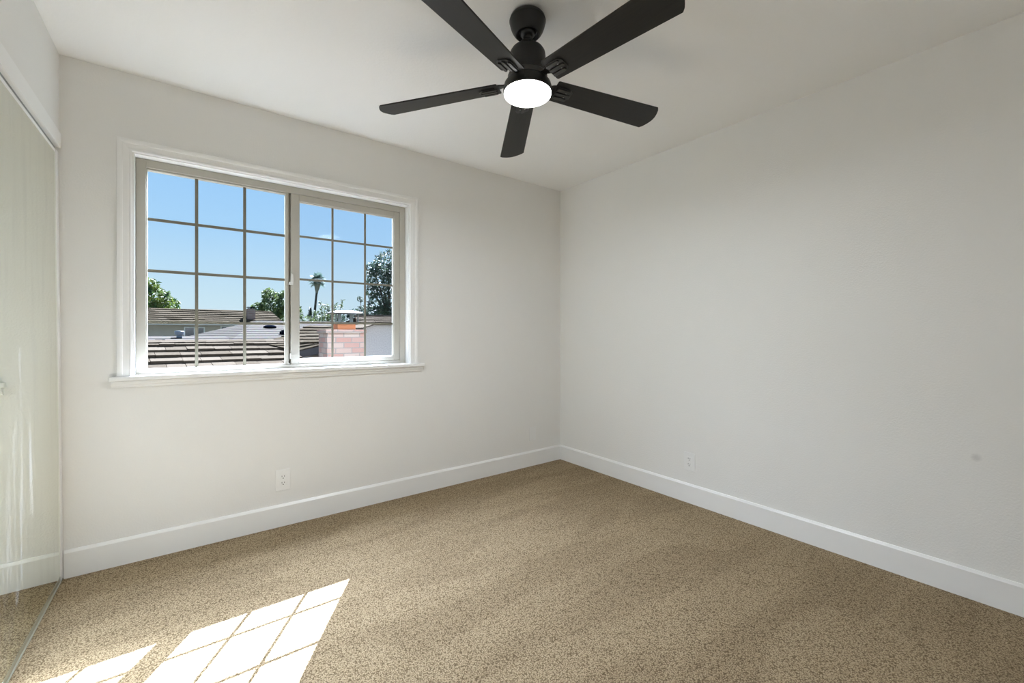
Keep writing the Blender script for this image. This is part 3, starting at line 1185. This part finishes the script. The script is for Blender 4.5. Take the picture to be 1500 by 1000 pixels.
b.box((-1.18, 3.19, 1.422), (-0.76, 3.59, 1.431))
put(b.build('cap_lid', M['cap_metal'], cm))

# gable of the neighbouring roof, right edge of the window
gb = tag(empty('stucco_gable', (1, 5, GZ)), 'grey stucco wall at the right edge of the sliding sash', 'house')
b = MB()
b.prism([(-0.285, GZ), (2.6, GZ), (2.6, 1.30), (-0.16, 1.292), (-0.285, 1.262)], 4.6, 6.0, axis=1)
put(b.build('wall', M['stucco'], gb))
b = MB()
b.hexa([(-0.36, 4.50, 1.225), (-0.155, 4.50, 1.290), (-0.155, 6.1, 1.290), (-0.36, 6.1, 1.225),
        (-0.36, 4.50, 1.243), (-0.155, 4.50, 1.308), (-0.155, 6.1, 1.308), (-0.36, 6.1, 1.243)])
b.box((-0.155, 4.50, 1.290), (2.7, 6.1, 1.308))
put(b.build('roof_edge', M['shake'], gb))

rr = tag(empty('ridge_roof', (2, 9, GZ)), 'tan shake roof ridge seen over the grey stucco wall', 'roof')
b = MB()
shake_roof(b, (0.85, 9.0, 1.60), (6.0, 9.0, 1.68), (0.40, 7.2, 1.22), (6.0, 7.2, 1.22), 0.2, 0.18, 0.38, 0.028)
slab(b, [(0.85, 9.0, 1.58), (6.0, 9.0, 1.66), (6.0, 11.0, 1.2), (0.6, 11.0, 1.2)], 0.05)
put(b.build('shake_roof', M['shake'], rr))
b = MB()
for i in range(14):
    x = 0.86 + i * 0.36
    z = 1.60 + (x - 0.85) * 0.0155
    b.hexa([(x, 8.88, z + 0.0), (x + 0.38, 8.88, z), (x + 0.38, 9.12, z), (x, 9.12, z),
            (x, 8.92, z + 0.045), (x + 0.38, 8.92, z + 0.07), (x + 0.38, 9.08, z + 0.07), (x, 9.08, z + 0.045)], random.uniform(.2, .6))
put(b.build('ridge_cap', M['shake'], rr))
b = MB(); b.box((0.9, 7.5, GZ), (5.8, 10.6, 1.15))
put(b.build('wall', M['gray_siding'], rr))


# ------------------------------------------------------------------ trees
def leaf_blob(b, c, r, n, size, squash=1.0):
    for _ in range(n):
        while True:
            d = Vector((random.uniform(-1, 1), random.uniform(-1, 1), random.uniform(-1, 1)))
            if 0.05 < d.length < 1:
                break
        d = d.normalized() * (0.55 + 0.45 * random.random() ** 0.6)
        p = Vector(c) + Vector((d.x * r, d.y * r, d.z * r * squash))
        u = Vector((random.gauss(0, 1), random.gauss(0, 1), random.gauss(0, 1))).normalized()
        w = u.orthogonal().normalized()
        s = size * random.uniform(0.6, 1.3)
        m = u.cross(w).normalized()
        q = [p - u * s, p - w * s * 0.5 + m * s * 0.15, p + u * s, p + w * s * 0.5 + m * s * 0.15]
        b.poly(q)


def tree(name, base, blobs, n, size, leaf, label, trunk_r=0.2, fork=None, squash=1.0):
    t = tag(empty(name, base), label, 'tree', 'trees beyond the roofs')
    b = MB()
    tot = sum(r * r for _, r in blobs)
    for c, r in blobs:
        leaf_blob(b, c, r, int(n * r * r / tot), size, squash)
    put(b.build('foliage', leaf, t))
    b = MB()
    top = Vector(blobs[0][0])
    bs = Vector(base)
    mid = bs.lerp(top, 0.55) + Vector((0.15, 0, 0))
    b.tube([bs, mid, top], [trunk_r, trunk_r * 0.75, trunk_r * 0.3], 8)
    for c, r in blobs[1:]:
        b.tube([mid, mid.lerp(Vector(c), 0.6) + Vector((0, 0, 0.2)), c], [trunk_r * 0.5, trunk_r * 0.35, trunk_r * 0.12], 6)
    put(b.build('trunk', M['bark'], t))
    return t


tree('broadleaf_tree', (-4.9, 36, GZ),
     [((-5.0, 36, 3.6), 0.85), ((-5.0, 36, 4.5), 0.48), ((-4.85, 36, 2.6), 1.0), ((-3.95, 36, 3.1), 0.62), ((-4.25, 36, 3.9), 0.35), ((-6.2, 36, 3.2), 1.2)],
     2600, 0.17, M['leaf_bright'], 'bright green leafy tree behind the brown roof at the window left edge')
tree('broadleaf_tree', (3.0, 42, GZ),
     [((3.3, 42, 3.6), 1.15), ((3.0, 42, 4.7), 0.62), ((2.1, 42, 3.4), 0.55), ((4.3, 42, 4.4), 0.75), ((4.6, 42, 3.0), 1.2), ((1.75, 42, 2.9), 0.5), ((2.6, 42, 2.4), 0.8)],
     3200, 0.18, M['leaf_mid'], 'green round tree behind the far chimney by the window mullion')
tree('oak_tree', (6.6, 22, GZ),
     [((6.7, 22, 5.3), 0.85), ((6.3, 22, 4.3), 0.9), ((5.8, 22, 4.9), 0.45), ((7.3, 22, 4.6), 1.0), ((5.75, 22, 3.6), 0.4),
      ((6.1, 22, 2.9), 0.62), ((7.2, 22, 2.8), 1.0), ((5.8, 22, 2.2), 0.6), ((6.6, 22, 2.0), 0.8)],
     4200, 0.125, M['leaf_dark'], 'large dark oak tree filling the right edge of the window', 0.16)
tree('oak_tree', (7.6, 30, GZ),
     [((7.7, 30, 2.75), 0.55), ((7.1, 30, 2.5), 0.5), ((8.4, 30, 2.4), 0.7), ((7.55, 30, 3.75), 0.22), ((6.5, 30, 2.1), 0.5)],
     1000, 0.13, M['leaf_dark'], 'low dark tree showing around the metal chimney cap', 0.12)
def feathery(base, stems, label):
    t = tag(empty('shrub_tree', base), label, 'tree', 'trees beyond the roofs')
    B = Vector(base)
    b, w = MB(), MB()
    for tip, spread, n in stems:
        T = Vector(tip)
        root = Vector((B.x + (T.x - B.x) * 0.35, B.y, GZ + 3.2))
        w.tube([root, root.lerp(T, 0.5) + Vector((0.05, 0, 0.1)), T], [0.05, 0.03, 0.01], 5)
        for _ in range(n):
            f = random.random() ** 0.8
            p = root.lerp(T, 0.15 + 0.85 * f) + Vector((random.gauss(0, 1), random.gauss(0, 1), random.gauss(0, 0.7))) * spread * (1.15 - 0.8 * f)
            d = Vector((random.gauss(0, 1), random.gauss(0, 1), random.gauss(0.5, 0.8))).normalized()
            q = d.orthogonal().normalized() * 0.05
            L = random.uniform(0.10, 0.22)
            b.poly([p - d * L, p - q, p + d * L, p + q])
    w.tube([B, Vector((B.x, B.y, GZ + 3.3))], [0.16, 0.12], 8)
    put(b.build('foliage', M['leaf_mid'], t))
    put(w.build('trunk', M['bark'], t))


feathery((5.9, 34, GZ), [((5.65, 34, 3.75), 0.22, 130), ((6.2, 34, 3.45), 0.3, 190), ((6.75, 34, 3.55), 0.22, 130), ((7.35, 34, 3.95), 0.16, 110),
                         ((5.25, 34, 2.9), 0.3, 160), ((4.7, 34, 2.45), 0.3, 160), ((4.1, 34, 2.5), 0.3, 160), ((6.5, 34, 2.8), 0.4, 230), ((7.1, 34, 3.0), 0.3, 160),
                         ((3.4, 34, 2.3), 0.3, 130), ((5.9, 34, 2.5), 0.4, 200)],
         'feathery green bush left of the near brick chimney')


def conifer(base, top, r, n, label):
    t = tag(empty('conifer', base), label, 'tree', 'small conifers under the palm')
    b = MB()
    B, T = Vector(base), Vector(top)
    h0 = 0.45
    for _ in range(n):
        f = h0 + (1 - h0) * random.random()
        rr_ = r * (1 - f) / (1 - h0) * random.uniform(0.3, 1) + 0.03
        a = random.uniform(0, 6.283)
        p = B.lerp(T, f) + Vector((rr_ * math.cos(a), rr_ * math.sin(a), -0.2 * rr_))
        d = Vector((math.cos(a), math.sin(a), -0.25))
        w = d.orthogonal().normalized() * 0.09
        b.poly([p - d * 0.16, p - w, p + d * 0.2, p + w])
    put(b.build('foliage', M['leaf_blue'], t))
    b = MB(); b.tube([B, T], [0.14, 0.02], 8)
    put(b.build('trunk', M['bark'], t))


conifer((10.2, 60, GZ), (10.2, 60, 4.7), 0.85, 900, 'small pointed conifer just left of the palm trunk')
conifer((12.05, 63, GZ), (12.05, 63, 4.05), 0.45, 400, 'slim short conifer just right of the palm trunk')

palm = tag(empty('fan_palm', (8.35, 50, GZ)), 'tall thin fan palm with dry skirt seen through the sliding sash', 'palm tree')
b = MB()
b.tube([(8.30, 50, GZ), (8.45, 50, 1.5), (8.55, 50, 3.0), (8.72, 50, 5.0), (8.86, 50, 6.4), (8.9, 50, 7.3)], [0.20, 0.17, 0.15, 0.12, 0.12, 0.12], 10)
put(b.build('trunk', M['palm_bark'], palm))
b = MB()
for i in range(150):
    a = random.uniform(0, 6.283)
    z = random.uniform(5.75, 7.05)
    f = (z - 5.75) / 1.3
    rr_ = 0.10 + 0.34 * f * random.uniform(0.6, 1.0)
    c = Vector((8.80 + 0.07 * f, 50, z))
    d = Vector((math.cos(a), math.sin(a), 0))
    tn = Vector((-d.y, d.x, 0))
    p = c + d * rr_
    b.poly([p + tn * 0.10 + Vector((0, 0, 0.25)), p - tn * 0.10 + Vector((0, 0, 0.25)), p - d * 0.08 - Vector((0, 0, 0.4)) - tn * 0.03, p - d * 0.08 - Vector((0, 0, 0.4)) + tn * 0.03])
put(b.build('dry_skirt', M['palm_skirt'], palm))
b = MB()
crown = Vector((8.9, 50, 7.25))
for i in range(44):
    a = 2.399963 * i
    el = R(80 - 125 * (i / 43))
    d = Vector((math.cos(a) * math.cos(el), math.sin(a) * math.cos(el), math.sin(el)))
    s = Vector((-math.sin(a), math.cos(a), 0))
    up = s.cross(d)
    hub = crown + d * random.uniform(0.30, 0.62)
    b.poly([crown + s * 0.02, crown - s * 0.02, hub - s * 0.02, hub + s * 0.02])
    for j in range(-5, 6):
        ang = j * R(15)
        dd = (d * math.cos(ang) + s * math.sin(ang)).normalized()
        tip = hub + dd * random.uniform(0.45, 0.68) + Vector((0, 0, -0.10 - 0.05 * abs(j) / 5))
        m = hub + dd * 0.30
        wv = dd.cross(up).normalized() * 0.035
        b.poly([hub, m + wv, tip, m - wv])
put(b.build('frond', M['leaf_blue'], palm))
